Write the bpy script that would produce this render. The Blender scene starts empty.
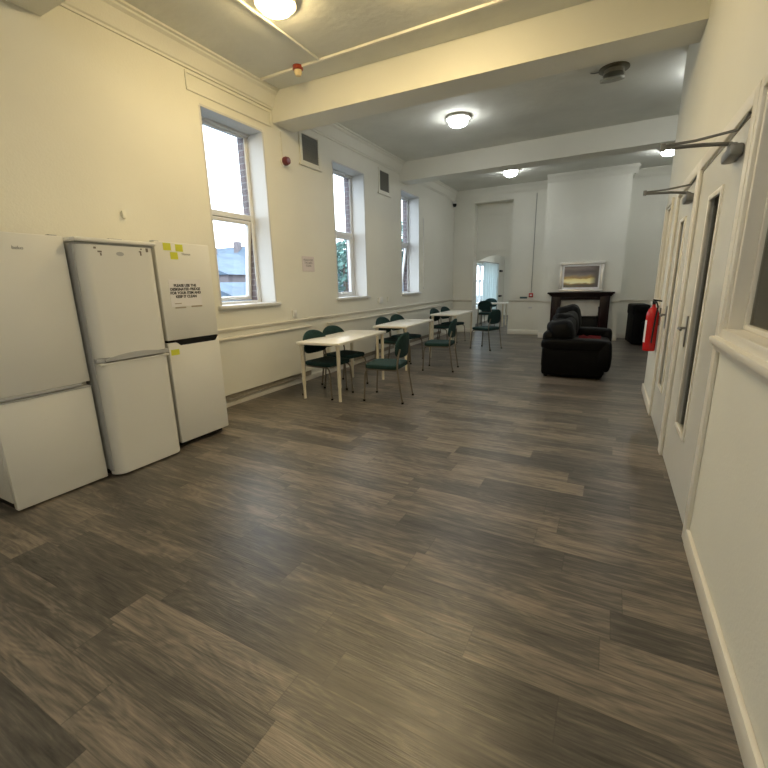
import bpy, bmesh, math, random
from mathutils import Vector, Matrix, noise
random.seed(7)
S = bpy.context.scene
COL = S.collection
PI = math.pi

# ------------------------------------------------------------------ helpers
def mat(name, col=(.8,.8,.8), rough=.5, metal=0., bump=0., bscale=20., var=0., vscale=3., spec=.5, coat=0.):
    m = bpy.data.materials.new(name); m.use_nodes = True
    nt = m.node_tree; b = nt.nodes['Principled BSDF']
    b.inputs['Base Color'].default_value = (*col, 1)
    b.inputs['Roughness'].default_value = rough
    b.inputs['Metallic'].default_value = metal
    b.inputs['Specular IOR Level'].default_value = spec
    b.inputs['Coat Weight'].default_value = coat
    tc = nt.nodes.new('ShaderNodeTexCoord')
    if var > 0:
        n = nt.nodes.new('ShaderNodeTexNoise'); n.inputs['Scale'].default_value = vscale
        n.inputs['Detail'].default_value = 4
        nt.links.new(tc.outputs['Object'], n.inputs['Vector'])
        r = nt.nodes.new('ShaderNodeValToRGB')
        r.color_ramp.elements[0].position = .3; r.color_ramp.elements[1].position = .7
        r.color_ramp.elements[0].color = (*[c*(1-var) for c in col], 1)
        r.color_ramp.elements[1].color = (*[min(1, c*(1+var)) for c in col], 1)
        nt.links.new(n.outputs['Fac'], r.inputs['Fac']); nt.links.new(r.outputs['Color'], b.inputs['Base Color'])
    if bump > 0:
        n = nt.nodes.new('ShaderNodeTexNoise'); n.inputs['Scale'].default_value = bscale
        n.inputs['Detail'].default_value = 3
        nt.links.new(tc.outputs['Object'], n.inputs['Vector'])
        bp = nt.nodes.new('ShaderNodeBump'); bp.inputs['Strength'].default_value = bump
        bp.inputs['Distance'].default_value = .01
        nt.links.new(n.outputs['Fac'], bp.inputs['Height']); nt.links.new(bp.outputs['Normal'], b.inputs['Normal'])
    return m

def emit(name, col, st):
    m = bpy.data.materials.new(name); m.use_nodes = True
    b = m.node_tree.nodes['Principled BSDF']
    b.inputs['Base Color'].default_value = (.8,.8,.8,1)
    b.inputs['Emission Color'].default_value = (*col, 1); b.inputs['Emission Strength'].default_value = st
    return m

class MB:
    def __init__(s): s.bm = bmesh.new()
    def box(s, x0, y0, z0, x1, y1, z1, bev=0., seg=2, M=None):
        x0,x1 = min(x0,x1),max(x0,x1); y0,y1 = min(y0,y1),max(y0,y1); z0,z1 = min(z0,z1),max(z0,z1)
        r = bmesh.ops.create_cube(s.bm, size=1)
        vs = r['verts']
        for v in vs:
            v.co = Vector(((x0+x1)/2+v.co.x*(x1-x0), (y0+y1)/2+v.co.y*(y1-y0), (z0+z1)/2+v.co.z*(z1-z0)))
        if bev > 0:
            es = list({e for v in vs for e in v.link_edges})
            rr = bmesh.ops.bevel(s.bm, geom=es, offset=bev, segments=seg, affect='EDGES', profile=.5)
            vs = list({v for f in rr['faces'] for v in f.verts})
            vs = [v for v in vs if v.is_valid]
        if M is not None:
            for v in vs: v.co = M @ v.co
        return s
    def tube(s, pts, r, n=10, r2=None, cap=True):
        pts = [Vector(p) for p in pts]
        if r2 is None: r2 = r
        rings = []
        up = None
        for i, p in enumerate(pts):
            if i == 0: d = pts[1]-p
            elif i == len(pts)-1: d = p-pts[i-1]
            else: d = ((p-pts[i-1]).normalized()+(pts[i+1]-p).normalized())
            d.normalize()
            if up is None:
                up = Vector((0,0,1)) if abs(d.z) < .9 else Vector((1,0,0))
            a = d.cross(up).normalized(); b = a.cross(d).normalized(); up = b
            rr = r+(r2-r)*i/(len(pts)-1)
            rings.append([s.bm.verts.new(p+a*math.cos(2*PI*k/n)*rr+b*math.sin(2*PI*k/n)*rr) for k in range(n)])
        for A, Bq in zip(rings, rings[1:]):
            for k in range(n):
                s.bm.faces.new((A[k], A[(k+1)%n], Bq[(k+1)%n], Bq[k]))
        if cap:
            s.bm.faces.new(rings[0][::-1]); s.bm.faces.new(rings[-1])
        return s
    def lathe(s, prof, c=(0,0,0), axis='z', n=24):
        c = Vector(c); rings = []
        def P(r, h, a):
            x, y = r*math.cos(a), r*math.sin(a)
            if axis == 'z': return c+Vector((x,y,h))
            if axis == 'x': return c+Vector((h,x,y))
            return c+Vector((x,h,y))
        for r, h in prof:
            if r < 1e-5: rings.append([s.bm.verts.new(P(0,h,0))])
            else: rings.append([s.bm.verts.new(P(r,h,2*PI*k/n)) for k in range(n)])
        for A, Bq in zip(rings, rings[1:]):
            for k in range(n):
                if len(A) == 1 and len(Bq) == 1: break
                if len(A) == 1: f = (A[0], Bq[(k+1)%n], Bq[k])
                elif len(Bq) == 1: f = (A[k], A[(k+1)%n], Bq[0])
                else: f = (A[k], A[(k+1)%n], Bq[(k+1)%n], Bq[k])
                try: s.bm.faces.new(f)
                except ValueError: pass
        if len(rings[0]) > 1: s.bm.faces.new(rings[0][::-1])
        if len(rings[-1]) > 1: s.bm.faces.new(rings[-1])
        return s
    def pillow(s, c, h, e=.35, nu=28, nv=16, lump=0., M=None, fs=5.):
        # superellipsoid with half sizes h
        c = Vector(c)
        def f(t, e): return math.copysign(abs(t)**e, t)
        rows = []
        for j in range(nv+1):
            ph = -PI/2+PI*j/nv
            row = []
            for i in range(nu):
                th = 2*PI*i/nu
                p = Vector((f(math.cos(ph),e)*f(math.cos(th),e)*h[0], f(math.cos(ph),e)*f(math.sin(th),e)*h[1], f(math.sin(ph),e)*h[2]))
                if lump:
                    k = noise.noise((p+c)*fs)*lump
                    p *= (1+k/max(.1, p.length)*1.0)
                p = (M @ p if M is not None else p)+c
                row.append(p)
            rows.append(row)
        R = []
        for j, row in enumerate(rows):
            if j in (0, nv): R.append([s.bm.verts.new(sum(row, Vector())/nu)])
            else: R.append([s.bm.verts.new(p) for p in row])
        for A, Bq in zip(R, R[1:]):
            for k in range(nu):
                if len(A) == 1: g = (A[0], Bq[(k+1)%nu], Bq[k])
                elif len(Bq) == 1: g = (A[k], A[(k+1)%nu], Bq[0])
                else: g = (A[k], A[(k+1)%nu], Bq[(k+1)%nu], Bq[k])
                s.bm.faces.new(g)
        return s
    def prism(s, poly, z0, z1, plane='xy'):
        # extrude polygon (list of 2D) between z0 and z1 along the remaining axis
        def P(a, b, h):
            return {'xy': (a,b,h), 'xz': (a,h,b), 'yz': (h,a,b)}[plane]
        A = [s.bm.verts.new(P(a,b,z0)) for a, b in poly]; Bq = [s.bm.verts.new(P(a,b,z1)) for a, b in poly]
        n = len(poly)
        s.bm.faces.new(A[::-1]); s.bm.faces.new(Bq)
        for k in range(n): s.bm.faces.new((A[k], A[(k+1)%n], Bq[(k+1)%n], Bq[k]))
        return s
    def build(s, name, m, parent=None, smooth=True, M=None):
        bmesh.ops.recalc_face_normals(s.bm, faces=s.bm.faces[:])
        if M is not None: s.bm.transform(M)
        me = bpy.data.meshes.new(name); s.bm.to_mesh(me); s.bm.free()
        me.materials.append(m)
        if smooth:
            try:
                me.shade_smooth(); me.set_sharp_from_angle(angle=math.radians(35))
            except Exception: pass
        o = bpy.data.objects.new(name, me); COL.objects.link(o)
        if parent is not None: o.parent = parent
        return o

def thing(name, label, cat, loc=(0,0,0), rz=0., group=None):
    o = bpy.data.objects.new(name, None); COL.objects.link(o); o.empty_display_size = .1
    o.location = loc; o.rotation_euler = (0,0,rz)
    o['label'] = label; o['category'] = cat
    if group: o['group'] = group
    return o
def tag(o, label, cat, group=None):
    o['label'] = label; o['category'] = cat
    if group: o['group'] = group
    return o
def struct(o): o['kind'] = 'structure'; return o
def dup(root, loc, rz, label, group=None):
    r = root.copy(); COL.objects.link(r); r.location = loc; r.rotation_euler = (0,0,rz); r['label'] = label
    if group: r['group'] = group
    for ch in list(root.children):
        c = ch.copy(); COL.objects.link(c); c.parent = r
        for g in ch.children:
            d = g.copy(); COL.objects.link(d); d.parent = c
    return r
def text(name, body, size, m, parent, M, align='CENTER', ext=.0006, lead=1.0, bold=0.):
    cu = bpy.data.curves.new(name, 'FONT'); cu.body = body; cu.size = size; cu.align_x = align; cu.extrude = ext
    cu.space_line = lead; cu.offset = bold
    to = bpy.data.objects.new(name+'_c', cu); COL.objects.link(to)
    dg = bpy.context.evaluated_depsgraph_get(); dg.update()
    me = bpy.data.meshes.new_from_object(to.evaluated_get(dg))
    bpy.data.objects.remove(to); bpy.data.curves.remove(cu)
    me.name = name; me.transform(M); me.materials.clear(); me.materials.append(m)
    o = bpy.data.objects.new(name, me); COL.objects.link(o)
    if parent is not None: o.parent = parent
    return o

# ------------------------------------------------------------------ materials
WALL = mat('wall_paint', (.765,.757,.68), .62, bump=.12, bscale=60, var=.02, vscale=1.5)
CEIL = mat('ceiling_paint', (.70,.705,.645), .8, bump=.45, bscale=9, var=.06, vscale=1.8)
TRIM = mat('gloss_trim_paint', (.80,.77,.69), .35)
DOORP = mat('door_gloss_paint', (.74,.74,.70), .22, bump=.05, bscale=8)
PVC = mat('white_window_plastic', (.72,.73,.74), .3)
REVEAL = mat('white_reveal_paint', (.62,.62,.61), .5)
FRW = mat('fridge_white_enamel', (.76,.76,.72), .32, bump=.03, bscale=120)
FRG = mat('fridge_grey_plastic', (.45,.46,.47), .35)
BLK = mat('black_plastic', (.006,.006,.006), .45, spec=.3)
TABW = mat('table_white_laminate', (.83,.80,.72), .3)
TLEG = mat('table_leg_cream', (.82,.76,.62), .35)
FAB = mat('dark_green_fabric', (.004,.030,.029), .9, bump=.3, bscale=300, var=.25, vscale=40)
TUBE = mat('bronze_grey_tube', (.25,.22,.18), .35, metal=.8)
LEA = mat('black_leather', (.0012,.0012,.0014), .5, bump=.2, bscale=18, spec=.11)
LEA2 = mat('black_leather_dull', (.001,.001,.001), .6, bump=.15, bscale=12, spec=.1)
MAHO = mat('dark_mahogany', (.010,.002,.002), .35, var=.3, vscale=8, spec=.22)
BEIGE = mat('pale_marble', (.62,.60,.55), .35, var=.08, vscale=5)
STEEL = mat('brushed_steel', (.20,.20,.19), .42, metal=.8)
RED = mat('extinguisher_red', (.50,.010,.012), .25)
WHITEP = mat('white_plastic', (.80,.80,.78), .4)
PAPER = mat('paper', (.80,.79,.80), .7)
INK = mat('ink', (.02,.02,.025), .7)
INKG = mat('grey_ink', (.18,.18,.18), .6)
YEL = mat('yellow_sticky_paper', (.66,.68,.06), .7)
VENT = mat('vent_grey', (.15,.15,.13), .6)
SILV = mat('silver_frame', (.62,.60,.56), .3, metal=.6)
CLOTH = mat('red_cloth', (.25,.008,.012), .9, bump=.4, bscale=60)
CURT = mat('curtain_white', (.72,.82,.84), .8)
GRILLE = mat('grille_tan', (.38,.34,.27), .7, var=.1, vscale=30)
SLATE = mat('hazed_roof_slate', (.07,.11,.16), .7, var=.25, vscale=1.2)  # blue tint stands in for distance haze; likewise house walls and brick
RENDER = mat('hazed_render', (.15,.21,.27), .8, var=.1, vscale=.8)  # bluish wall colour imitating haze
RENDERL = mat('hazed_render_pale', (.34,.38,.42), .8)  # paler wall colour with the same haze tint
BRICKR = mat('hazed_brick_house', (.15,.13,.14), .8, var=.15, vscale=2)  # brick shifted to bluish grey, haze put into the colour
LEAF = mat('tree_foliage', (.08,.17,.15), .8, var=.4, vscale=2)
BARK = mat('bark', (.10,.07,.05), .9)
GROUND = mat('outdoor_ground', (.06,.075,.08), .9, var=.2, vscale=.5)
MIRG = mat('fire_black_iron', (.006,.006,.006), .5, spec=.2)

def brick_mat():
    m = bpy.data.materials.new('window_brick'); m.use_nodes = True
    nt = m.node_tree; b = nt.nodes['Principled BSDF']; b.inputs['Roughness'].default_value = .85
    tc = nt.nodes.new('ShaderNodeTexCoord'); mp = nt.nodes.new('ShaderNodeMapping')
    mp.inputs['Rotation'].default_value = (PI/2,0,0)
    br = nt.nodes.new('ShaderNodeTexBrick'); br.inputs['Scale'].default_value = 1
    br.inputs['Color1'].default_value = (.17,.13,.14,1); br.inputs['Color2'].default_value = (.13,.11,.12,1)
    br.inputs['Mortar'].default_value = (.24,.23,.24,1)
    br.inputs['Brick Width'].default_value = .22; br.inputs['Row Height'].default_value = .08
    br.inputs['Mortar Size'].default_value = .008
    nt.links.new(tc.outputs['Object'], mp.inputs['Vector']); nt.links.new(mp.outputs['Vector'], br.inputs['Vector'])
    nt.links.new(br.outputs['Color'], b.inputs['Base Color'])
    return m
BRICK = brick_mat()

def glass(name, tint=(1,1,1), a=.12):
    m = bpy.data.materials.new(name); m.use_nodes = True
    nt = m.node_tree; nt.nodes.clear()
    o = nt.nodes.new('ShaderNodeOutputMaterial'); mx = nt.nodes.new('ShaderNodeMixShader')
    t = nt.nodes.new('ShaderNodeBsdfTransparent'); t.inputs[0].default_value = (*tint, 1)
    g = nt.nodes.new('ShaderNodeBsdfGlossy'); g.inputs['Roughness'].default_value = .03
    f = nt.nodes.new('ShaderNodeLayerWeight'); f.inputs['Blend'].default_value = .5
    p = nt.nodes.new('ShaderNodeMath'); p.operation = 'POWER'; p.inputs[1].default_value = 5
    q = nt.nodes.new('ShaderNodeMath'); q.operation = 'MULTIPLY_ADD'; q.inputs[1].default_value = .9; q.inputs[2].default_value = .04
    nt.links.new(f.outputs['Facing'], p.inputs[0]); nt.links.new(p.outputs[0], q.inputs[0])
    nt.links.new(q.outputs[0], mx.inputs[0]); nt.links.new(t.outputs[0], mx.inputs[1]); nt.links.new(g.outputs[0], mx.inputs[2])
    nt.links.new(mx.outputs[0], o.inputs[0])
    return m
GLASS = glass('window_glass', (.93,.97,1))
DGLASS = glass('wired_door_glass', (.35,.36,.28))

def floor_mat():
    m = bpy.data.materials.new('grey_oak_vinyl_planks'); m.use_nodes = True
    nt = m.node_tree; N = nt.nodes; L = nt.links
    b = N['Principled BSDF']
    def math_(op, a, c=None, cl=False):
        n = N.new('ShaderNodeMath'); n.operation = op; n.use_clamp = cl
        for i, v in enumerate((a, c)):
            if v is None: continue
            if isinstance(v, (int, float)): n.inputs[i].default_value = v
            else: L.new(v, n.inputs[i])
        return n.outputs[0]
    tc = N.new('ShaderNodeTexCoord'); sp = N.new('ShaderNodeSeparateXYZ'); L.new(tc.outputs['Object'], sp.inputs[0])
    X, Y = sp.outputs['X'], sp.outputs['Y']
    W = .1822; LEN = .98
    yr = math_('DIVIDE', math_('ADD', Y, 20*W-.46+.0), W)
    row = math_('FLOOR', yr); fy = math_('FRACT', yr)
    wn = N.new('ShaderNodeTexWhiteNoise'); wn.noise_dimensions = '1D'; L.new(row, wn.inputs['W'])
    xr = math_('ADD', math_('DIVIDE', math_('ADD', X, 30), LEN), wn.outputs['Value'])
    pl = math_('FLOOR', xr); fx = math_('FRACT', xr)
    cb = N.new('ShaderNodeCombineXYZ'); L.new(row, cb.inputs[0]); L.new(pl, cb.inputs[1])
    w2 = N.new('ShaderNodeTexWhiteNoise'); w2.noise_dimensions = '2D'; L.new(cb.outputs[0], w2.inputs['Vector'])
    rnd = w2.outputs['Value']
    # grain coords: stretched along X, offset per plank
    gx = math_('MULTIPLY', X, 1.6); gy = math_('MULTIPLY', Y, 13.)
    gz = math_('MULTIPLY', rnd, 40)
    cg = N.new('ShaderNodeCombineXYZ'); L.new(gx, cg.inputs[0]); L.new(gy, cg.inputs[1]); L.new(gz, cg.inputs[2])
    n1 = N.new('ShaderNodeTexNoise'); n1.inputs['Scale'].default_value = 1.5; n1.inputs['Detail'].default_value = 6; n1.inputs['Roughness'].default_value = .65
    n1.inputs['Distortion'].default_value = .6
    L.new(cg.outputs[0], n1.inputs['Vector'])
    gx2 = math_('MULTIPLY', X, 3.2); gy2 = math_('MULTIPLY', Y, 85.)
    cg2 = N.new('ShaderNodeCombineXYZ'); L.new(gx2, cg2.inputs[0]); L.new(gy2, cg2.inputs[1]); L.new(gz, cg2.inputs[2])
    n2 = N.new('ShaderNodeTexNoise'); n2.inputs['Scale'].default_value = 1.6; n2.inputs['Detail'].default_value = 4
    L.new(cg2.outputs[0], n2.inputs['Vector'])
    # cathedral rings
    gx3 = math_('MULTIPLY', X, 1.3); gy3 = math_('MULTIPLY', Y, 6.5)
    cg3 = N.new('ShaderNodeCombineXYZ'); L.new(gx3, cg3.inputs[0]); L.new(gy3, cg3.inputs[1]); L.new(gz, cg3.inputs[2])
    n3 = N.new('ShaderNodeTexNoise'); n3.inputs['Scale'].default_value = 1.1; n3.inputs['Detail'].default_value = 1.5
    L.new(cg3.outputs[0], n3.inputs['Vector'])
    ring = math_('SINE', math_('MULTIPLY', n3.outputs['Fac'], 95.))
    ring = math_('MULTIPLY', ring, .045)
    t = math_('ADD', math_('MULTIPLY', n1.outputs['Fac'], 1.15), math_('MULTIPLY', n2.outputs['Fac'], .50))
    t = math_('ADD', t, ring)
    t = math_('ADD', t, math_('MULTIPLY', rnd, .30))
    t = math_('SUBTRACT', t, .435)
    r = N.new('ShaderNodeValToRGB'); cr = r.color_ramp
    cr.elements[0].position = .16; cr.elements[0].color = (.019,.0165,.0145,1)
    cr.elements[1].position = .84; cr.elements[1].color = (.25,.205,.16,1)
    e = cr.elements.new(.5); e.color = (.086,.075,.064,1)
    L.new(t, r.inputs['Fac'])
    # seams
    ey = math_('LESS_THAN', math_('ABSOLUTE', math_('SUBTRACT', fy, .5)), .490)
    ex = math_('LESS_THAN', math_('ABSOLUTE', math_('SUBTRACT', fx, .5)), .4975)
    seam = math_('MULTIPLY', ey, ex)
    mx = N.new('ShaderNodeMix'); mx.data_type = 'RGBA'; L.new(math_('ADD', math_('MULTIPLY', seam, .35), .65), mx.inputs[0])
    mx.inputs[6].default_value = (.015,.013,.011,1); L.new(r.outputs['Color'], mx.inputs[7])
    L.new(mx.outputs[2], b.inputs['Base Color'])
    rg = math_('ADD', math_('MULTIPLY', n2.outputs['Fac'], .14), .27)
    L.new(rg, b.inputs['Roughness'])
    b.inputs['Specular IOR Level'].default_value = .8
    bp = N.new('ShaderNodeBump'); bp.inputs['Strength'].default_value = .35; bp.inputs['Distance'].default_value = .004
    L.new(math_('ADD', n1.outputs['Fac'], n2.outputs['Fac']), bp.inputs['Height']); L.new(bp.outputs['Normal'], b.inputs['Normal'])
    return m
FLOOR = floor_mat()

# ------------------------------------------------------------------ dimensions
XL, XR, YB = -4.21, .53, 12.4
ZC, ZB = 4.0, 3.63
Y0 = -2.6
XF = 2.4          # far right wall of the wide bays
YE = 6.50         # where the right-hand partition ends
WINS = [(3.66,4.62),(6.22,7.22),(8.82,9.80)]
WZ0, WZ1 = 1.265, 3.47
BW = (14.9, 17.7)  # window of the back room

def wall_cells(axis, a0, a1, u0, u1, z0, z1, holes):
    """boxes filling u0..u1 x z0..z1 except holes; axis 'x' -> wall between x=a0..a1 running in y"""
    mb = MB()
    us = sorted({u0,u1,*[h[0] for h in holes],*[h[1] for h in holes]})
    zs = sorted({z0,z1,*[h[2] for h in holes],*[h[3] for h in holes]})
    for ua, ub in zip(us, us[1:]):
        run = None
        for za, zb in zip(zs, zs[1:]):
            um, zm = (ua+ub)/2, (za+zb)/2
            if any(h[0] < um < h[1] and h[2] < zm < h[3] for h in holes): 
                if run: cell(mb, axis, a0, a1, ua, ub, *run); run = None
                continue
            run = (run[0], zb) if run else (za, zb)
        if run: cell(mb, axis, a0, a1, ua, ub, *run)
    bmesh.ops.remove_doubles(mb.bm, verts=mb.bm.verts[:], dist=1e-5)
    return mb
def cell(mb, axis, a0, a1, ua, ub, za, zb):
    if axis == 'x': mb.box(a0, ua, za, a1, ub, zb)
    else: mb.box(ua, a0, za, ub, a1, zb)

# floor / ceiling
struct(MB().box(-4.75, Y0-.2, -.1, 3.0, 19.7, 0).build('floor', FLOOR, smooth=False))
struct(MB().box(-4.75, Y0-.2, ZC, 3.0, 12.9, ZC+.15).build('ceiling', CEIL, smooth=False))
struct(MB().box(-4.75, 12.801, 2.95, 1.0, 19.7, 3.1).build('ceiling_back_room', CEIL, smooth=False))
# left wall
ADDED_WIN = (-1.55,-.55)  # unseen window, added for daylight on the right wall and floor
hl = [(a,b,WZ0,WZ1) for a,b in WINS+[ADDED_WIN]]+[(*BW, .55, 2.15)]
wl = wall_cells('x', -4.50, XL, Y0, 19.6, 0, ZC, hl).build('wall_left', WALL, smooth=False); struct(wl)
wo = wall_cells('x', -4.61, -4.501, Y0, 19.6, 0, ZC, [(a+.04,b-.06,WZ0-.03,WZ1-.01) for a,b in WINS+[ADDED_WIN]]+[(*BW,.55,2.15)]).build('wall_left_outer', BRICK, smooth=False); struct(wo)
# right wall (partition)
D2 = (2.70, 4.12); D1 = (4.16, 5.34); HD = 2.30
W4 = (.95, 2.60); W5 = (5.80, 6.34); IZ0, IZ1 = 1.22, 2.30
hr = [(D2[0],D2[1],0,HD),(D1[0],D1[1],0,HD),(W4[0],W4[1],IZ0,IZ1),(W5[0],W5[1],IZ0,IZ1)]
wr = wall_cells('x', XR, XR+.14, Y0, YE, 0, ZC, hr).build('wall_right', WALL, smooth=False); struct(wr)
struct(MB().box(XR+.141, YE-.14, 0, XF, YE, ZC).build('wall_corridor_end', WALL, smooth=False))
struct(MB().box(XF, Y0, 0, XF+.14, YB, ZC).build('wall_far_right', WALL, smooth=False))
# back wall with tall recess
wb = MB()
wb.box(XL+.001, YB, 0, -3.60, 12.80, ZC)
wb.box(-2.53, YB, 0, XF+.14, 12.80, ZC)
wb.box(-3.60, YB, 3.66, -2.53, 12.80, ZC)
struct(wb.build('wall_back', WALL, smooth=False))
# recessed panel with segmental arch
pts = [(-3.6,ZC),(-3.6,2.07)]
for k in range(13):
    t = k/12; x = -3.6+t*1.07; pts.append((x, 2.07+.17*math.sin(PI*t)))
pts += [(-2.53,2.07),(-2.53,ZC)]
# build as strips
wp = MB()
arc = [(-3.6+1.07*k/16, 2.07+.17*math.sin(PI*k/16)) for k in range(17)]
for (xa,za),(xb,zb) in zip(arc, arc[1:]):
    wp.prism([(xa,za),(xb,zb),(xb,3.66),(xa,3.66)], 12.71, 12.795, 'xz')
bmesh.ops.remove_doubles(wp.bm, verts=wp.bm.verts[:], dist=1e-5)
struct(wp.build('wall_arch_panel', WALL, smooth=False))
struct(MB().box(-3.6, 12.695, 2.37, -2.53, 12.71, 2.40).box(-3.53,12.695,3.35,-2.60,12.71,3.375).build('trim_arch', WALL, smooth=False))
# chimney breast
CB = (-1.60, .235, 11.80)
struct(MB().box(CB[0], CB[2], 0, CB[1], YB-.001, ZC).build('wall_chimney_breast', WALL, smooth=False))
# near wall and back room walls
struct(MB().box(-4.5, Y0-.14, 0, XF+.14, Y0, ZC).build('wall_near', WALL, smooth=False))
struct(MB().box(-4.2, 19.3, 0, .6, 19.45, 2.95).box(.45,12.801,0,.6,19.3,2.95).build('wall_back_room', WALL, smooth=False))
# beams
for ya,ya2,yb,yb2,xe in [(1.75,1.75,2.19,2.19,XR),(4.84,4.98,5.26,5.40,XR),(8.76,8.70,9.14,9.08,XF)]:
    struct(MB().prism([(XL,ya),(xe,ya2),(xe,yb2),(XL,yb)], ZB, ZC, 'xy').build('beam', WALL, smooth=False))
struct(MB().box(XR+.14, 6.36, ZB, XF, 6.36+.14, ZC).build('beam_corridor', WALL, smooth=False))

# cornices: profile swept along straight runs
def cornice(name, p0, p1, nrm, h=.19, d=.15):
    """p0->p1 run at ceiling; nrm direction (2D) pointing into the room"""
    prof = [(0,-h),(.018,-h),(.02,-h+.02),(.035,-h+.03),(.05,-h+.07),(.085,-.06),(.115,-.04),(.12,-.025),(d,-.02),(d,0),(0,0)]
    mb = MB(); A = []; Bq = []
    for a, z in prof:
        A.append(mb.bm.verts.new((p0[0]+nrm[0]*a, p0[1]+nrm[1]*a, ZC+z)))
        Bq.append(mb.bm.verts.new((p1[0]+nrm[0]*a, p1[1]+nrm[1]*a, ZC+z)))
    n = len(prof); mb.bm.faces.new(A[::-1]); mb.bm.faces.new(Bq)
    for k in range(n): mb.bm.faces.new((A[k],A[(k+1)%n],Bq[(k+1)%n],Bq[k]))
    o = mb.build(name, WALL); struct(o); return o
for i,(a,b) in enumerate([(2.19,4.84),(5.26,8.76),(9.14,12.4)]):
    cornice('trim_%d'%(i+1), (XL,a), (XL,b), (1,0), h=.22)
cornice('trim_4', (XL,YB), (CB[0],YB), (0,-1))
cornice('trim_5', (CB[0],CB[2]), (CB[1]+.10,CB[2]), (0,-1), h=.18, d=.14)
cornice('trim_6', (CB[1],YB), (XF,YB), (0,-1), h=.18, d=.14)
cornice('trim_7', (CB[1],CB[2]), (CB[1],YB), (1,0), h=.18, d=.14)
# rectangular moulding above window 1
tm = MB()
r_ = .016
for y0_,z0_,y1_,z1_ in [(3.50,3.735,4.80,3.76),(3.50,3.57,4.80,3.595),(3.50,3.595,3.525,3.735),(4.775,3.595,4.80,3.735)]:
    tm.box(XL, y0_, z0_, XL+r_, y1_, z1_, .004, 1)
struct(tm.build('trim_8', WALL))
# dado rail
def dado(name, *boxes):
    mb = MB()
    for (x0,y0,x1,y1,ax) in boxes:
        if ax == 'x':   # projecting +x
            mb.box(x0,y0,.955,x0+.022,y1,1.0,.006).box(x0,y0,.975,x0+.035,y1,1.0,.007)
        else:
            mb.box(x0,y0-.022,.935,x1,y0,.975,.006).box(x0,y0-.032,.955,x1,y0,.975,.006)
    struct(mb.build(name, TRIM))
dado('trim_9', (XL,Y0,0,YB,'x'))
dado('trim_10', (XL+.035,YB,-3.6,0,'y'),(-2.53,YB,CB[0],0,'y'),(CB[0],CB[2],-1.32,0,'y'),(.06,CB[2],CB[1],0,'y'),(CB[1],YB,XF,0,'y'))
# skirting
struct(MB().box(XL,Y0,0,XL+.022,YB,.085,.006).build('baseboard_left', TRIM))
struct(MB().box(XL+.022,YB-.02,0,-3.6,YB,.13,.005).box(-2.53,YB-.02,0,CB[0],YB,.13,.005).box(CB[0],CB[2]-.02,0,-1.25,CB[2],.13,.005)
       .box(.08,CB[2]-.02,0,CB[1]+.02,CB[2],.13,.005).box(CB[1],YB-.02,0,XF,YB,.13,.005).build('baseboard_back', TRIM))
struct(MB().box(XR-.022,Y0,0,XR,D2[0]-.045,.105,.006).box(XR-.022,D1[1]+.05,0,XR,YE+.02,.105,.006).box(XR-.02,YE,0,XR+.14,YE+.022,.105,.006).build('baseboard_right', TRIM))

# ------------------------------------------------------------------ left windows
def window(n, a, b, opened):
    z0, z1 = WZ0, WZ1
    # reveal lining
    fx0, fx1 = -4.555, -4.485
    w = bpy.data.objects.new('window_%d'%n, None); COL.objects.link(w); w['kind'] = 'structure'
    rv = MB()
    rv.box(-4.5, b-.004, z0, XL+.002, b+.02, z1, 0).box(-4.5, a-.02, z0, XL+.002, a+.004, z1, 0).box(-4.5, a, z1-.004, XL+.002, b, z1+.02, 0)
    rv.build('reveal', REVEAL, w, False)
    MB().box(-4.5, a-.0, z0-.01, XL, b+.0, z0+.012).box(XL, a-.06, z0-.028, XL+.045, b+.07, z0+.012, .006).build('sill', PVC, w)
    f = MB(); t = .055
    f.box(fx0, a, z0+.01, fx1, a+t, z1-.004, .006).box(fx0, b-t, z0+.01, fx1, b, z1-.004, .006)
    f.box(fx0, a+t, z0+.01, fx1, b-t, z0+.045, .006).box(fx0, a+t, z1-.05, fx1, b-t, z1-.004, .006)
    zt = 2.42
    f.box(fx0, a+t, zt-.035, fx1, b-t, zt+.035, .006)
    # head detail: stepped frame over the top light
    f.box(fx1, a, z1-.03, fx1+.04, b, z1-.004, .004)
    f.build('window_frame', PVC, w)
    MB().box(-4.525, a+t-.01, zt+.03, -4.519, b-t+.01, z1-.04).build('pane', GLASS, w, False)
    # lower sash
    ya, yb, za, zb = a+t+.004, b-t-.004, z0+.049, zt-.039
    H = zb-za; s = .05
    sm = MB()
    sm.box(-.035, ya, -H, .03, ya+s, 0, .006).box(-.035, yb-s, -H, .03, yb, 0, .006)
    sm.box(-.035, ya+s, -s, .03, yb-s, 0, .006).box(-.035, ya+s, -H, .03, yb-s, -H+s, .006)
    so = sm.build('sash', PVC, w); so.location = (-4.52, 0, zb)
    pn = MB().box(-.004, ya+s-.01, -H+s-.01, .004, yb-s+.01, -s+.01).build('pane', GLASS, so, False)
    hd = MB().box(.03, (ya+yb)/2-.02, -H+.012, .045, (ya+yb)/2+.02, -H+.04, .004).box(.045,(ya+yb)/2-.01,-H+.018,.06,(ya+yb)/2+.10,-H+.034,.004).build('handle', PVC, so)
    if opened: so.rotation_euler = (0, math.radians(opened), 0)
    return w
for i,(a,b) in enumerate(WINS): window(i+1, a, b, [6.5, 0, 8][i])
window(7, *ADDED_WIN, 0)  # the added window behind the camera
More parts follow.
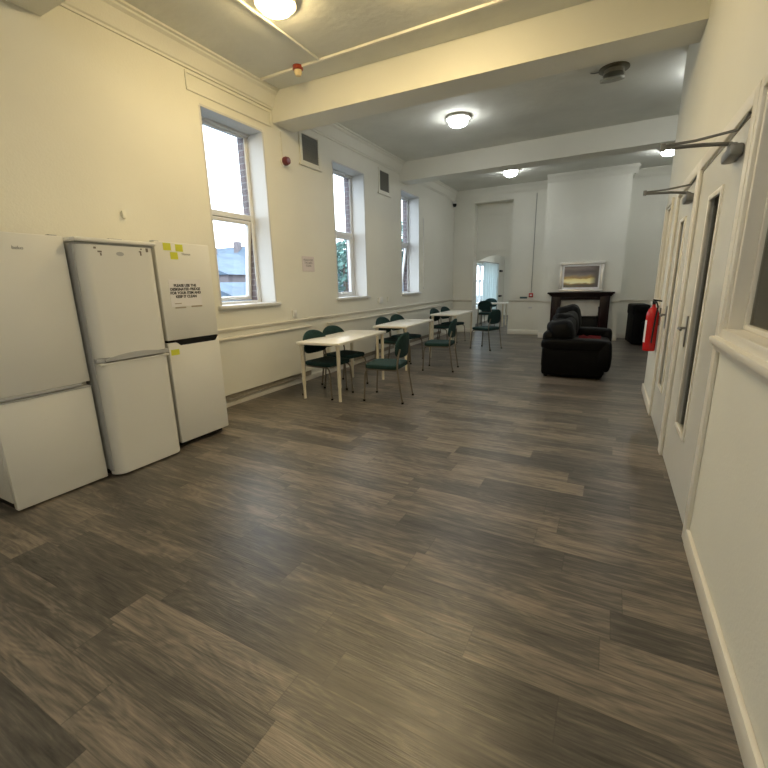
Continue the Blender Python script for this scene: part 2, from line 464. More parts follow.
# back room window
w4 = bpy.data.objects.new('window_4', None); COL.objects.link(w4); w4['kind'] = 'structure'
f = MB(); a,b = BW
for y in (a, (a+b)/2-.03, b-.06): f.box(-4.5, y, .55, -4.43, y+.06, 2.15, .005)
f.box(-4.5,a,.55,-4.43,b,.61,.005).box(-4.5,a,2.09,-4.43,b,2.15,.005).box(-4.5,a,1.5,-4.43,b,1.55,.005)
f.build('window_frame', PVC, w4)
MB().box(-4.47,a,.6,-4.464,b,2.1).build('pane', GLASS, w4, False)

# ------------------------------------------------------------------ right wall: doors and internal windows
def frame_yz(mb, y0, y1, z0, z1, t, x0, x1, bottom=True, bev=.006):
    mb.box(x0, y0, z0, x1, y0+t, z1, bev).box(x0, y1-t, z0, x1, y1, z1, bev).box(x0, y0+t, z1-t, x1, y1-t, z1, bev)
    if bottom: mb.box(x0, y0+t, z0, x1, y1-t, z0+t, bev)
def internal_window(n, a, b):
    w = bpy.data.objects.new('window_%d'%n, None); COL.objects.link(w); w['kind'] = 'structure'
    f = MB(); frame_yz(f, a-.045, b+.045, IZ0-.02, IZ1+.045, .05, XR-.022, XR+.0)
    frame_yz(f, a, b, IZ0, IZ1, .03, XR-.006, XR+.135)
    frame_yz(f, a+.03, b-.03, IZ0+.03, IZ1-.03, .025, XR+.05, XR+.09)
    f.build('window_frame', TRIM, w)
    MB().box(XR-.055, a-.08, IZ0-.05, XR+.0, b+.08, IZ0-.015, .008).box(XR-.03, a-.06, IZ0-.085, XR, b+.06, IZ0-.05, .006).build('sill', TRIM, w)
    MB().box(XR+.068, a+.05, IZ0+.05, XR+.074, b-.05, IZ1-.05).build('pane', DGLASS, w, False)
internal_window(5, *W4); internal_window(6, *W5)

def door(n, y0, y1, gy0, gy1, hy, cy):
    d = bpy.data.objects.new('door_%d'%n, None); COL.objects.link(d); d['kind'] = 'structure'
    f = MB()
    # architrave and lining
    f.box(XR-.02, y0-.03, 0, XR, y0+.045, HD+.05, .005).box(XR-.02, y1-.045, 0, XR, y1+.018, HD+.05, .005).box(XR-.02, y0+.045, HD-.03, XR, y1-.045, HD+.05, .005)
    f.box(XR, y0, 0, XR+.14, y0+.04, HD, .003).box(XR, y1-.04, 0, XR+.14, y1, HD, .003).box(XR, y0+.04, HD-.04, XR+.14, y1-.04, HD, .003)
    f.build('door_frame', TRIM, d)
    a, b = y0+.045, y1-.045; x0, x1 = XR+.004, XR+.05; z0, z1 = .008, HD-.045
    gz0, gz1 = .44, 2.0
    lf = wall_cells('x', x0, x1, a, b, z0, z1, [(gy0, gy1, gz0, gz1)]).build('door_leaf', DOORP, d, False)
    bd = MB(); frame_yz(bd, gy0-.02, gy1+.02, gz0-.02, gz1+.02, .035, x0-.012, x0+.006, bev=.005)
    bd.build('glazing_bead', TRIM, lf)
    MB().box(x0+.022, gy0, gz0, x0+.028, gy1, gz1).build('pane', DGLASS, lf, False)
    h = MB().box(x0-.008, hy-.022, .99, x0, hy+.022, 1.22, .004)
    h.tube([(x0-.004,hy,1.13),(x0-.055,hy,1.13)], .010).tube([(x0-.05,hy-.0,1.13),(x0-.055,hy-.03,1.13),(x0-.052,hy-.12,1.128)], .009)
    h.build('door_handle', STEEL, lf)
    for hz in (.25, 1.12, 1.93):
        MB().box(x0-.004, a+.002, hz, x0+.0, a+.03, hz+.10, .001, 1).tube([(x0-.004,a-.001,hz),(x0-.004,a-.001,hz+.10)], .006, 8).build('hinge', STEEL, lf)
    c = MB().box(x0-.06, cy-.09, 2.095, x0, cy+.12, 2.155, .014).box(x0-.055,cy-.03,2.155,x0-.02,cy+.03,2.172,.004)
    cb = c.build('door_closer', STEEL, lf)
    MB().tube([(x0-.037,cy,2.172),(x0-.16,cy+.02,2.19),(x0-.345,cy+.02,2.20)], .010).tube([(x0-.345,cy+.02,2.212),(x0-.2,cy+.01,2.214),(x0-.03,cy-.04,2.225),(x0-.015,cy-.16,2.262)], .007).lathe([(.0,-.01),(.013,-.01),(.013,.03),(0,.03)], (x0-.345,cy+.02,2.195), 'z', 12).build('closer_arm', STEEL, cb)
    return d
door(1, D2[0]+.0, D2[1], 3.26, 3.62, 3.80, 2.98)
door(2, D1[0], D1[1], 4.66, 4.94, 5.14, 4.42)

# ------------------------------------------------------------------ radiator covers
for i,(a,b,lab) in enumerate([(3.02,5.28,'painted boxed radiator cover under the window nearest the fridges'),(5.80,8.30,'painted boxed radiator cover under the middle window'),(8.50,11.3,'painted boxed radiator cover under the window furthest from the fridges')]):
    t = thing('radiator_cover', lab, 'radiator cover', (XL+.022, (a+b)/2, 0), 0, 'boxed covers along the window wall')
    h = (b-a)/2; 
    MB().box(.002,-h,.17,.05,h,.862,.003,1).build('panel', WALL, t)
    MB().box(.002,-h-.01,.862,.075,h+.01,.885,.006).build('top_ledge', TRIM, t)
    g = MB().box(.002,-h+.01,.088,.022,h-.01,.17)
    for k in range(3): g.box(.022,-h+.01,.098+.022*k,.027,h-.01,.108+.022*k)
    g.build('grille', GRILLE, t, False)

# ------------------------------------------------------------------ fridges
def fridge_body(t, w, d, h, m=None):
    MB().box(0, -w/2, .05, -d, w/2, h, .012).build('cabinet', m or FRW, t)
    MB().box(-.03, -w/2+.02, .0, -d+.03, w/2-.02, .05).build('plinth', BLK, t, False)
RY = Matrix.Rotation(PI/2, 4, 'Z') @ Matrix.Rotation(PI/2, 4, 'X')   # text facing +x, reading along +y
# fridge 1 (left)
t = thing('fridge_freezer', 'plain white fridge freezer at the left end with slim grey bar grips', 'fridge', (-3.555,1.395,0), 0, 'fridge freezers in a row')
fridge_body(t, .61, .58, 1.875)
up = MB().box(.004,-.303,.815,.058,.303,1.88,.008).build('door', FRW, t)
lo = MB().box(.004,-.303,.012,.058,.303,.785,.008).build('door', FRW, t)
MB().box(.050,-.303,.79,.066,.235,.815,.004).build('door_grip', FRG, up)
MB().box(.050,-.303,.772,.064,.303,.783,.003).build('door_grip', FRG, lo)
text('lettering', 'beko', .032, INKG, up, Matrix.Translation((.0585,.02,1.775)) @ RY)
MB().box(.0,.22,1.88,.05,.27,1.887,.002).build('hinge_cover', FRG, t)
# fridge 2 (middle, rounded)
t = thing('fridge_freezer', 'white fridge freezer in the middle with rounded door edges and scooped centre grip', 'fridge', (-3.51,2.035,0), 0, 'fridge freezers in a row')
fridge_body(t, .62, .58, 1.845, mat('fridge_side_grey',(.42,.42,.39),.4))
def rounded_door(z0, z1):
    mb = MB()
    pr = [(0.004,-.305)]
    for k in range(9):
        a_ = PI+ -PI/2*k/8
        pr.append((.062+.045*math.cos(PI/2-PI/2*0)+0 if False else .004+.095*math.sin(PI/2*k/8), -.305+.085*(1-math.cos(PI/2*k/8))))
    pr2 = [(x,-y) for x,y in pr[::-1]]
    poly = pr+pr2
    mb.prism(poly, z0, z1, 'xy')
    return mb
up = rounded_door(.985, 1.829).build('door', FRW, t)
MB().box(.003,-.312,.05,.055,-.3055,1.828).build('door_edge', FRG, up, False)
lo = rounded_door(.015, .945).build('door', FRW, t)
def scoop(z, up_):
    mb = MB(); n = 14
    top = []; bot = []
    for k in range(n+1):
        y = -.25+.5*k/n; s_ = math.sin(PI*k/n)**.7
        top.append((y, z+.006+.035*s_)); bot.append((y, z-.006))
    mb.prism(top+bot[::-1], .094, .112, 'yz')
    return mb
scoop(.962,1).build('door_grip', FRG, up)
MB().box(.03,-.29,.925,.102,.29,.94,.004).build('door_grip', FRW, lo)
MB().box(-.58,-.315,1.846,.105,.315,1.878,.012).build('top_cap', FRW, t)
MB().box(.004,-.300,1.830,.07,.300,1.845,.002).build('seal', FRG, t)
MB().box(.002,-.303,.948,.085,.303,.982,.003).build('seal', FRG, t)
MB().prism([( -.03+.03*math.cos(a_/12*2*PI)+.03, 1.77+.016*math.sin(a_/12*2*PI)) for a_ in range(12)], .0992, .1005, 'yz').build('badge', FRG, up)
TAPE = mat('tape_residue',(.20,.18,.15),.7)
for y,z,w_,h_ in [(-.19,1.80,.018,.014),(-.165,1.775,.03,.012),(-.15,1.752,.012,.02),(.155,1.79,.02,.010),(.162,1.765,.012,.035),(.215,1.795,.02,.03),(.17,1.81,.012,.01)]:
    MB().box(.0992,y,z,.1002,y+w_,z+h_).build('tape_mark', TAPE, up, False)
MB().box(.02,-.05,1.8782,.07,.05,1.885,.001,1).build('hinge_cover', FRG, t)
# fridge 3 (right)
t = thing('fridge_freezer', 'white fridge freezer at the right end with yellow notes and a black grip slot', 'fridge', (-3.555,2.672,0), 0, 'fridge freezers in a row')
fridge_body(t, .57, .56, 1.895)
up = MB().box(.004,-.283,1.035,.06,.283,1.90,.008).build('door', FRW, t)
lo = MB().box(.004,-.283,.05,.06,.283,1.012,.008).build('door', FRW, t)
MB().box(.002,-.275,1.013,.045,.275,1.034,.002).build('seal', BLK, t)
MB().prism([(-.215,1.030),(.272,1.030),(.235,.982),(-.16,.982)], .046, .0615, 'yz').build('door_grip', BLK, up)
text('lettering', 'Hisense', .028, INKG, up, Matrix.Translation((.0605,.02,1.795)) @ RY)
MB().box(-.02,-.27,1.90,.04,-.22,1.908,.002).build('hinge_cover', FRG, t)
fx = -3.555+.0605
note = thing('notice', 'taped white paper notice on the right-hand fridge door', 'notice', (fx, 2.64, 1.315), 0)
MB().box(0,-.165,.02,.0012,.165,.262).build('paper', PAPER, note, False)
text('lettering', 'PLEASE USE THE\nDESIGNATED FRIDGE\nFOR YOUR ITEM AND\nKEEP IT CLEAN', .033, INK, note, Matrix.Translation((.002,.0,.198)) @ RY, lead=1.0, bold=.0011)
MB().box(0.0012,-.13,.045,.0018,-.06,.052).box(0,-.13,.004,.0015,-.02,.016).box(0,.04,.008,.0015,.16,.022).build('torn_edge', mat('tape_brown',(.38,.33,.25),.6), note, False)
ys = [(-.165,1.86,.075,.062,'yellow sticky note at the top left of the right-hand fridge'),(-.045,1.855,.075,.062,'yellow sticky note at the top middle of the right-hand fridge'),
      (-.105,1.785,.075,.062,'yellow sticky note below the pair on the right-hand fridge'),(-.225,.925,.085,.052,'yellow sticky note on the lower door of the right-hand fridge')]
for y,z,w_,h_,lab in ys:
    s_ = MB().box(0,-w_/2,-h_/2,.0012,w_/2,h_/2).build('sticky_note', YEL, None, False)
    s_.location = (fx, 2.672+y, z); tag(s_, lab, 'sticky note', 'yellow notes stuck on the fridge')

# ------------------------------------------------------------------ tables
def make_table(label, loc, rz, hl=.75):
    t = thing('dining_table', label, 'table', loc, rz, 'white tables along the window wall')
    MB().box(-.32,-hl,.745,.32,hl,.78,.004).build('tabletop', TABW, t)
    for sx in (-1,1):
        for sy in (-1,1):
            x, y = sx*.275, sy*(hl-.06)
            MB().lathe([(.0,.0),(.020,.0),(.020,.18),(.025,.20),(.025,.70),(.030,.71),(.030,.745),(0,.745)], (x,y,0), 'z', 16).build('leg', TLEG, t)
    return t
tb = make_table('white rectangular table nearest the fridges with slim round legs', (-3.32,5.03,0), math.radians(4))
dup(tb, (-3.375,7.20,0), math.radians(4), 'white rectangular table in the middle of the three beside the window wall')
dup(tb, (-3.36,9.95,0), math.radians(1), 'white rectangular table furthest from the fridges near the tall archway')
make_table('white table seen through the archway in the back room', (-3.60,14.60,0), math.radians(90), .55)

# ------------------------------------------------------------------ chairs (front = +x)
def make_chair(label, loc, rz):
    t = thing('dining_chair', label, 'chair', loc, rz, 'green padded chairs around the tables')
    MB().pillow((0,0,.465), (.235,.245,.033), .32, 32, 12).build('seat', FAB, t)
    fr = MB()
    for s in (-1,1):
        fr.tube([(-.20,s*.215,.428),(.17,s*.215,.428)], .010)
    fr.tube([(.12,-.215,.425),(.12,.215,.425)], .009).tube([(-.15,-.215,.425),(-.15,.215,.425)], .009)
    fr.build('seat_frame', TUBE, t)
    for s in (-1,1):
        p = [(.245,s*.225,.015),(.235,s*.222,.20),(.225,s*.22,.36),(.212,s*.218,.40),(.185,s*.216,.422),(.15,s*.215,.428)]
        l = MB().tube(p, .0115).build('leg', TUBE, t)
        MB().lathe([(0,0),(.016,0),(.016,.022),(0,.022)], (.246,s*.225,0), 'z', 12).build('rubber_foot', BLK, l)
        p = [(-.285,s*.225,.015),(-.262,s*.224,.15),(-.238,s*.222,.32),(-.222,s*.22,.44),(-.222,s*.218,.52),(-.235,s*.21,.62),(-.252,s*.195,.70)]
        l = MB().tube(p, .0115).build('leg', TUBE, t)
        MB().lathe([(0,0),(.016,0),(.016,.022),(0,.022)], (-.287,s*.225,0), 'z', 12).build('rubber_foot', BLK, l)
    # backrest: rounded crown, curved pad
    mb = MB(); n = 20; outl = []
    for k in range(n+1):
        th = PI*k/n
        outl.append((.240*math.copysign(abs(math.cos(th))**.85, math.cos(th)), .73+.165*abs(math.sin(th))**1.05))
    for k in range(1,n):
        th = PI+PI*k/n
        outl.append((.240*math.copysign(abs(math.cos(th))**.6, math.cos(th)), .73-.155*abs(math.sin(th))**.55))
    def X(y, z, o): return -.245-.10*(z-.6)+.9*y*y*.9+o
    F_ = []; rings = []
    for sc, o in [(0,.030),(.55,.030),(.85,.027),(.97,.016),(1.0,0),(.97,-.012),(.85,-.018),(0,-.018)]:
        if sc == 0: rings.append([mb.bm.verts.new((X(0,.72,o),0,.72))])
        else: rings.append([mb.bm.verts.new((X(y*sc,.72+(z-.72)*sc,o), y*sc, .72+(z-.72)*sc)) for y,z in outl])
    m_ = len(outl)
    for A,Bq in zip(rings, rings[1:]):
        for k in range(m_):
            if len(A)==1: mb.bm.faces.new((A[0],Bq[k],Bq[(k+1)%m_]))
            elif len(Bq)==1: mb.bm.faces.new((A[(k+1)%m_],A[k],Bq[0]))
            else: mb.bm.faces.new((A[k],Bq[k],Bq[(k+1)%m_],A[(k+1)%m_]))
    mb.build('backrest', FAB, t)
    return t
R_ = math.radians
ch = make_chair('dark green padded chair pulled out on the room side of the table nearest the fridges', (-2.52,4.79,0), R_(187))
chairs = [
 ((-2.56,6.88,0), 187, 'dark green padded chair on the room side of the middle table'),
 ((-2.42,9.48,0), 160, 'dark green padded chair on the room side of the table nearest the archway'),
 ((-3.37,4.64,0), -6, 'dark green chair between wall and nearest table, at the end by the fridges'),
 ((-3.47,5.22,0), -12, 'dark green chair between wall and nearest table, at the end away from the fridges'),
 ((-3.50,6.92,0), -8, 'dark green chair between wall and middle table, at its near end'),
 ((-3.52,7.55,0), -12, 'dark green chair between wall and middle table, at its far end'),
 ((-3.50,9.60,0), -8, 'dark green chair between wall and far table, at its near end'),
 ((-3.50,10.35,0), -10, 'dark green chair between wall and far table, at its far end'),
 ((-3.58,14.05,0), 90, 'dark chair in the back room on the near side of its table'),
 ((-3.85,15.45,0), -90, 'dark chair in the back room on the far side of its table'),
]
for loc, r, lab in chairs:
    dup(ch, loc, R_(r), lab)

# ------------------------------------------------------------------ sofa (faces +x)
t = thing('sofa', 'black leather two seat sofa seen from its arm end with a red cloth on it', 'sofa', (-.38,7.92,0))
MB().box(-.47,-.98,.06,.42,.98,.30,.05,3).build('base', LEA, t)
for sy, yy in ((-1,-.88),(1,.88)):
    mb = MB().box(-.48,yy-.13,.03,.40,yy+.13,.50,.05,3)
    mb.pillow((-.02,yy,.52), (.49,.155,.095), .45, 36, 16, lump=.02)
    mb.pillow((.40,yy,.36), (.10,.15,.24), .5, 28, 16, lump=.02)
    mb.build('armrest', LEA, t)
MB().box(-.50,-.95,.10,-.28,.95,.72,.08,4).build('back_frame', LEA, t)
for yy in (-.40,.40):
    MB().pillow((.10,yy,.36), (.36,.37,.12), .4, 36, 16, lump=.03).build('seat_cushion', LEA, t)
for yy, zz, hh in ((-.62,.70,.19),(-.08,.74,.22),(.50,.80,.24)):
    MB().pillow((-.24,yy,zz), (.20,.33,hh), .55, 36, 18, lump=.05, M=Matrix.Rotation(R_(-8),3,'Y')).build('back_cushion', LEA, t)
for k in ((-.42,-.9),(.34,-.9),(-.42,.9),(.34,.9)):
    MB().lathe([(0,0),(.03,0),(.035,.06),(0,.06)], (k[0],k[1],0), 'z', 12).build('foot', BLK, t)
# red cloth on seat
mb = MB(); G = []
nx, ny = 16, 22
for i in range(nx+1):
    row = []
    for j in range(ny+1):
        x = -.42+.36*i/nx; y = 7.95+.58*j/ny+.04*math.sin(i*.7)
        lx, ly = x+.38, y-7.92
        z = .487+.018*noise.noise(Vector((x*9,y*9,3)))+.022*abs(noise.noise(Vector((x*5,y*7,1))))+.0
        row.append(mb.bm.verts.new((x,y,z)))
    G.append(row)
for i in range(nx):
    for j in range(ny): mb.bm.faces.new((G[i][j],G[i+1][j],G[i+1][j+1],G[i][j+1]))
r = bmesh.ops.solidify(mb.bm, geom=mb.bm.faces[:], thickness=.008)
o = mb.build('folded_cloth', CLOTH); tag(o, 'crumpled dark red cloth lying on the sofa seat', 'cloth')

# ------------------------------------------------------------------ armchair in alcove (faces +x)
t = thing('armchair', 'black leather armchair in the alcove right of the fireplace', 'armchair', (.93,11.42,0), R_(8))
MB().box(-.40,-.36,.03,.42,.36,.34,.05,3).build('base', LEA2, t)
MB().box(-.45,-.38,.03,-.16,.38,.74,.035,3).pillow((-.30,0,.80),(.175,.385,.125),.25,32,14,lump=.01).build('backrest', LEA2, t)
for s in (-1,1): MB().box(-.30,s*.38-.10,.05,.44,s*.38+.10,.56,.06,4).build('armrest', LEA2, t)
MB().pillow((.10,0,.40),(.32,.28,.10),.4).build('seat_cushion', LEA2, t)

# ------------------------------------------------------------------ fireplace
FX0, FX1, FY = -1.30, .03, CB[2]-.003
t = thing('fireplace', 'dark mahogany fireplace surround with pale inner panel against the chimney breast', 'fireplace', ((FX0+FX1)/2, FY, 0))
hw = (FX1-FX0)/2
MB().box(-hw-.09,-.34,1.155,hw+.09,0,1.195,.008).box(-hw-.06,-.30,1.125,hw+.06,0,1.155,.012).box(-hw-.03,-.27,1.095,hw+.03,0,1.125,.01).build('mantel_shelf', MAHO, t)
for s in (-1,1):
    MB().box(s*hw,-.24,.0,s*(hw-.22),0,1.095,.006).box(s*(hw+.015),-.255,0,s*(hw-.235),0,.14,.006).box(s*(hw-.04),-.252,.22,s*(hw-.18),-.238,.98,.005).build('pilaster', MAHO, t)
MB().box(-hw+.22,-.22,1.01,hw-.22,0,1.095,.004).box(-hw+.30,-.235,1.035,hw-.30,-.22,1.08,.004).build('frieze', MAHO, t)
mb = MB(); mb.box(-hw+.22,-.06,.60,hw-.22,0,1.01)
mb.build('inner_panel', BEIGE, t, False)
mb = MB().box(-hw+.225,-.14,.03,hw-.225,0,.598,.01).box(-hw+.23,-.17,.55,hw-.23,-.06,.597,.008)
for k in range(9): mb.box(-.22+.055*k-.008,-.16,.10,-.22+.055*k+.008,-.14,.32,.003)
mb.build('fire_box', MIRG, t)
MB().box(-hw-.05,-.50,0,hw+.05,-.26,.03,.006).build('hearth', MIRG, t)
c = MB().lathe([(0,0),(.035,0),(.035,.012),(.010,.025),(.012,.10),(.008,.12),(.012,.19),(.018,.22),(.016,.24),(0,.24)], (-.20, FY-.115, .5985), 'z', 16).build('candlestick', BLK)
tag(c, 'small black candlestick standing inside the fireplace surround', 'candlestick')

# painting
def painting_mat():
    m = bpy.data.materials.new('sunset_painting'); m.use_nodes = True
    nt = m.node_tree; N = nt.nodes; L = nt.links; b = N['Principled BSDF']; b.inputs['Roughness'].default_value = .25
    tc = N.new('ShaderNodeTexCoord'); sp = N.new('ShaderNodeSeparateXYZ'); L.new(tc.outputs['Object'], sp.inputs[0])
    mp = N.new('ShaderNodeMapping'); mp.inputs['Scale'].default_value = (2.2,1,7.5); L.new(tc.outputs['Object'], mp.inputs['Vector'])
    n = N.new('ShaderNodeTexNoise'); n.inputs['Scale'].default_value = 1.4; n.inputs['Detail'].default_value = 5; L.new(mp.outputs[0], n.inputs['Vector'])
    a = N.new('ShaderNodeMath'); a.operation = 'MULTIPLY_ADD'; L.new(n.outputs['Fac'], a.inputs[0]); a.inputs[1].default_value = .16; L.new(sp.outputs['Z'], a.inputs[2])
    mr = N.new('ShaderNodeMapRange'); L.new(a.outputs[0], mr.inputs[0]); mr.inputs[1].default_value = .08; mr.inputs[2].default_value = .76
    r = N.new('ShaderNodeValToRGB'); cr = r.color_ramp
    st_ = [(0,(.10,.04,.02)),(.12,(.16,.07,.04)),(.24,(.09,.10,.07)),(.30,(.35,.22,.06)),(.34,(1,.92,.55)),(.46,(1,.85,.36)),(.50,(.45,.28,.08)),(.60,(.20,.17,.16)),(.72,(.08,.07,.08)),(.85,(.22,.18,.17)),(1,(.07,.06,.06))]
    cr.elements[0].position = 0; cr.elements[0].color = (*st_[0][1],1); cr.elements[1].position = 1; cr.elements[1].color = (*st_[-1][1],1)
    for p,c_ in st_[1:-1]:
        e = cr.elements.new(p); e.color = (*c_,1)
    L.new(mr.outputs[0], r.inputs[0])
    # fade brightness toward the right end
    mx = N.new('ShaderNodeMix'); mx.data_type = 'RGBA'
    m2 = N.new('ShaderNodeMapRange'); L.new(sp.outputs['X'], m2.inputs[0]); m2.inputs[1].default_value = .20; m2.inputs[2].default_value = .34
    L.new(m2.outputs[0], mx.inputs[0]); L.new(r.outputs[0], mx.inputs[6]); mx.inputs[7].default_value = (.10,.085,.08,1)
    L.new(mx.outputs[2], b.inputs['Base Color'])
    return m
t = thing('framed_painting', 'silver framed sunset seascape painting leaning on the mantel shelf', 'painting', (-.66, FY-.11, 1.197))
t.rotation_euler = (R_(-6), 0, R_(2))
fm = MB(); W_, H_, bw = .50, .735, .075
for x0,z0,x1,z1 in [(-W_,0,W_,bw),(-W_,H_-bw,W_,H_),(-W_,bw,-W_+bw,H_-bw),(W_-bw,bw,W_,H_-bw)]:
    fm.box(x0,-.03,z0,x1,.01,z1,.01)
fm.build('frame', SILV, t)
mt = MB()
for x0,z0,x1,z1 in [(-W_+bw,bw,W_-bw,bw+.035),(-W_+bw,H_-bw-.035,W_-bw,H_-bw),(-W_+bw,bw+.035,-W_+bw+.035,H_-bw-.035),(W_-bw-.035,bw+.035,W_-bw,H_-bw-.035)]:
    mt.box(x0,-.012,z0,x1,.004,z1)
mt.build('mount', PAPER, t, False)
MB().box(-W_+bw+.035,-.008,bw+.035,W_-bw-.035,.004,H_-bw-.035).build('canvas', painting_mat(), t, False)

# ------------------------------------------------------------------ fire extinguisher
EX, EY, EZ = .457, 5.63, .685
q_ = .88
t = thing('fire_extinguisher', 'red fire extinguisher hanging on the right wall beside the second door', 'fire extinguisher', (EX,EY,EZ))
MB().lathe([(0,.0),(.072,.0),(.078,.012),(.078,.40),(.074,.44),(.055,.485),(.026,.51),(.020,.54),(0,.54)], n=32).build('cylinder', RED, t)
MB().lathe([(0,.54),(.022,.54),(.022,.58),(0,.58)]).box(-.10,-.012,.575,.04,.012,.592,.004,M=Matrix.Rotation(R_(8),4,'Y')).box(-.09,-.010,.60,.03,.010,.615,.004,M=Matrix.Rotation(R_(22),4,'Y')).build('valve_handle', BLK, t)
MB().tube([(.0,-.02,.565),(.02,-.07,.57),(.04,-.10,.52),(.03,-.095,.40),(.02,-.088,.22),(.015,-.088,.10)], .010).build('hose', BLK, t)
lb = MB(); n = 10
for k in range(n):
    a0 = R_(150)+R_(70)*k/n; a1 = R_(150)+R_(70)*(k+1)/n; q = .0792
    v = [lb.bm.verts.new((q*math.cos(a_), q*math.sin(a_), z)) for a_,z in ((a0,.10),(a1,.10),(a1,.36),(a0,.36))]
    lb.bm.faces.new(v)
lb.build('instruction_label', PAPER, t)
MB().box(.076,-.02,.30,.090,.02,.50,.003).build('wall_bracket', STEEL, t)
t.scale = (.82,.82,.97)

# ------------------------------------------------------------------ wall and ceiling fittings
def vent(y, lab):
    t = thing('wall_vent', lab, 'vent', (XL+.001, y, 3.49), 0, 'square wall vents high on the window wall')
    f = MB(); w, h = .245, .225
    f.box(.001,-w,-h,.022,-w+.05,h,.004).box(.001,w-.05,-h,.022,w,h,.004).box(.001,-w+.05,h-.045,.022,w-.05,h,.004).box(.001,-w+.05,-h,.022,w-.05,-h+.045,.004)
    f.box(.001,-w-.03,-h-.03,.03,w+.03,-h,.005)
    f.build('frame', WALL, t)
    g = MB().box(.001,-w+.05,-h+.045,.006,w-.05,h-.045)
    for k in range(11): g.box(.006,-w+.05,-h+.055+.031*k,.016,w-.05,-h+.065+.031*k)
    g.build('louvre', VENT, t, False)
vent(5.62, 'dark grille vent beside the ceiling beam nearest the first window')
vent(8.02, 'dark grille vent between the middle window and the far window')

s_ = thing('wall_sign', 'small printed white sign on the wall between the first two windows', 'sign', (XL+.001,5.42,1.825))
MB().box(.001,-.15,-.113,.006,.15,.113,.002,1).build('board', mat('sign_board',(.66,.60,.60),.4), s_)
text('lettering', 'PLEASE KEEP\nTHIS AREA\nCLEAN', .042, INKG, s_, Matrix.Translation((.0065,0,.045)) @ RY, lead=1.0)

o = MB().box(0,-.045,-.055,.022,.045,.055,.008).box(.022,-.012,-.02,.028,.012,.02,.003).build('wall_socket', WHITEP); o.location = (XL+.001,5.0,1.085); tag(o,'small square white switch under the first window, right end','wall switch')
o = MB().box(0,-.085,-.065,.05,.085,.065,.02).build('wall_box', WHITEP); o.location = (XL+.001,7.72,1.17); tag(o,'rounded white box on the wall right of the middle window sill','wall box')
o = MB().box(0,-.05,-.06,.015,.05,.06,.006).build('wall_socket', WALL); o.location = (XL+.001,8.13,1.17); tag(o,'cream painted blank plate between the middle and far window','wall plate')
o = MB().box(0,-.018,-.035,.03,.018,.035,.008).build('wall_hook', WALL); o.location = (XL+.001,2.60,2.20); tag(o,'tiny painted wall fitting above the middle fridge','wall fitting')
o = MB().box(0,-.008,-.83,.012,.008,.83,.002).build('blind_cord', WHITEP); o.location=(XL+.001,10.06,2.23)
MB().box(0,-.02,-.88,.03,.02,-.83,.004).build('cord_cleat', WHITEP, o)
tag(o,'thin white cord hanging on the wall right of the far window','cord')
# alarm sounder on left wall
t = thing('fire_alarm_sounder', 'dark red and white alarm sounder on the wall below the beam', 'alarm', (XL+.001,4.99,3.19))
MB().lathe([(0,0),(.062,0),(.062,.035),(0,.035)], axis='x').build('base', WHITEP, t)
MB().lathe([(0,.035),(.056,.035),(.058,.07),(.045,.105),(0,.112)], axis='x').build('sounder', mat('dark_red_plastic',(.14,.02,.025),.3), t)
MB().box(.001,-.012,.06,.012,.012,.38,.002).build('cable_cover', WALL, t)
# beacon on ceiling with trunking
t = thing('ceiling_alarm_beacon', 'red and clear alarm beacon on the ceiling trunking before the first beam', 'alarm', (-3.47,4.50,ZC-.001))
MB().lathe([(0,0),(.06,0),(.062,-.035),(.05,-.045),(0,-.045)]).build('base', mat('beacon_red',(.30,.05,.02),.3), t)
MB().lathe([(0,-.045),(.045,-.045),(.045,-.075),(.03,-.10),(0,-.105)]).build('lens', mat('beacon_lens',(.75,.6,.35),.15), t)
o = MB().box(XL+.16,4.485,ZC-.026,-3.535,4.515,ZC-.001,.003).box(-3.405,4.485,ZC-.026,XR-.001,4.515,ZC-.001,.003).build('cable_trunking', TRIM); tag(o,'long white cable trunking crossing the ceiling in front of the beam','trunking')
o = MB().box(-3.175,2.2,ZC-.022,-3.15,4.484,ZC-.001,.003).build('ceiling_batten', CEIL); tag(o,'painted batten running along the ceiling left of the warm lamp','batten')
# ceiling lamps
def lamp(x, y, m, label, k=1.):
    t = thing('ceiling_light', label, 'ceiling light', (x,y,ZC-.001), 0, 'round flush ceiling lights')
    MB().lathe([(0,0),(.182,0),(.186,-.034),(.15,-.040),(0,-.040)]).build('base_ring', WHITEP, t)
    MB().lathe([(.148,-.036),(.150,-.036-.014*k),(.140,-.036-.054*k),(.11,-.036-.084*k),(.06,-.036-.102*k),(0,-.036-.106*k)]).build('diffuser', m, t)
    return t
WARM = emit('warm_lamp', (1,.76,.38), 44)
WARM2 = emit('added_warm_lamp', (1,.77,.40), 66)
NEUT = emit('added_neutral_lamp', (1,.90,.74), 50)
COOL2 = emit('added_lamp_back_room', (.96,.98,.97), 60)
COOL = emit('cool_lamp', (.96,.98,.97), 18)
lamp(-2.90,3.49,WARM,'warm round ceiling light in the first bay at the top edge of the photo', .6)
lamp(-2.33,6.98,COOL,'round white ceiling light in the middle bay between the two beams')
lamp(.88,7.05,COOL,'round white ceiling light in the middle bay hidden behind the right wall corner')
lamp(-2.28,10.70,COOL,'round white ceiling light in the far bay above the dining area')
lamp(.80,10.74,COOL,'round white ceiling light in the far bay beside the right wall corner')
lamp(-1.5,3.72,WARM2,'added warm round ceiling light in the first bay, out of view', .6)  # unseen lamp added to brighten the beam, ceiling and fridges
lamp(-.9,-.4,NEUT,'added round ceiling light in the unseen bay behind the camera')  # added out of view to light the near walls and floor
t = thing('ceiling_light', 'added round white ceiling light, unseen in the back room beyond the arch', 'ceiling light', (-2.2,16.0,2.949), 0, 'round flush ceiling lights')  # hidden from view, added to brighten the back room
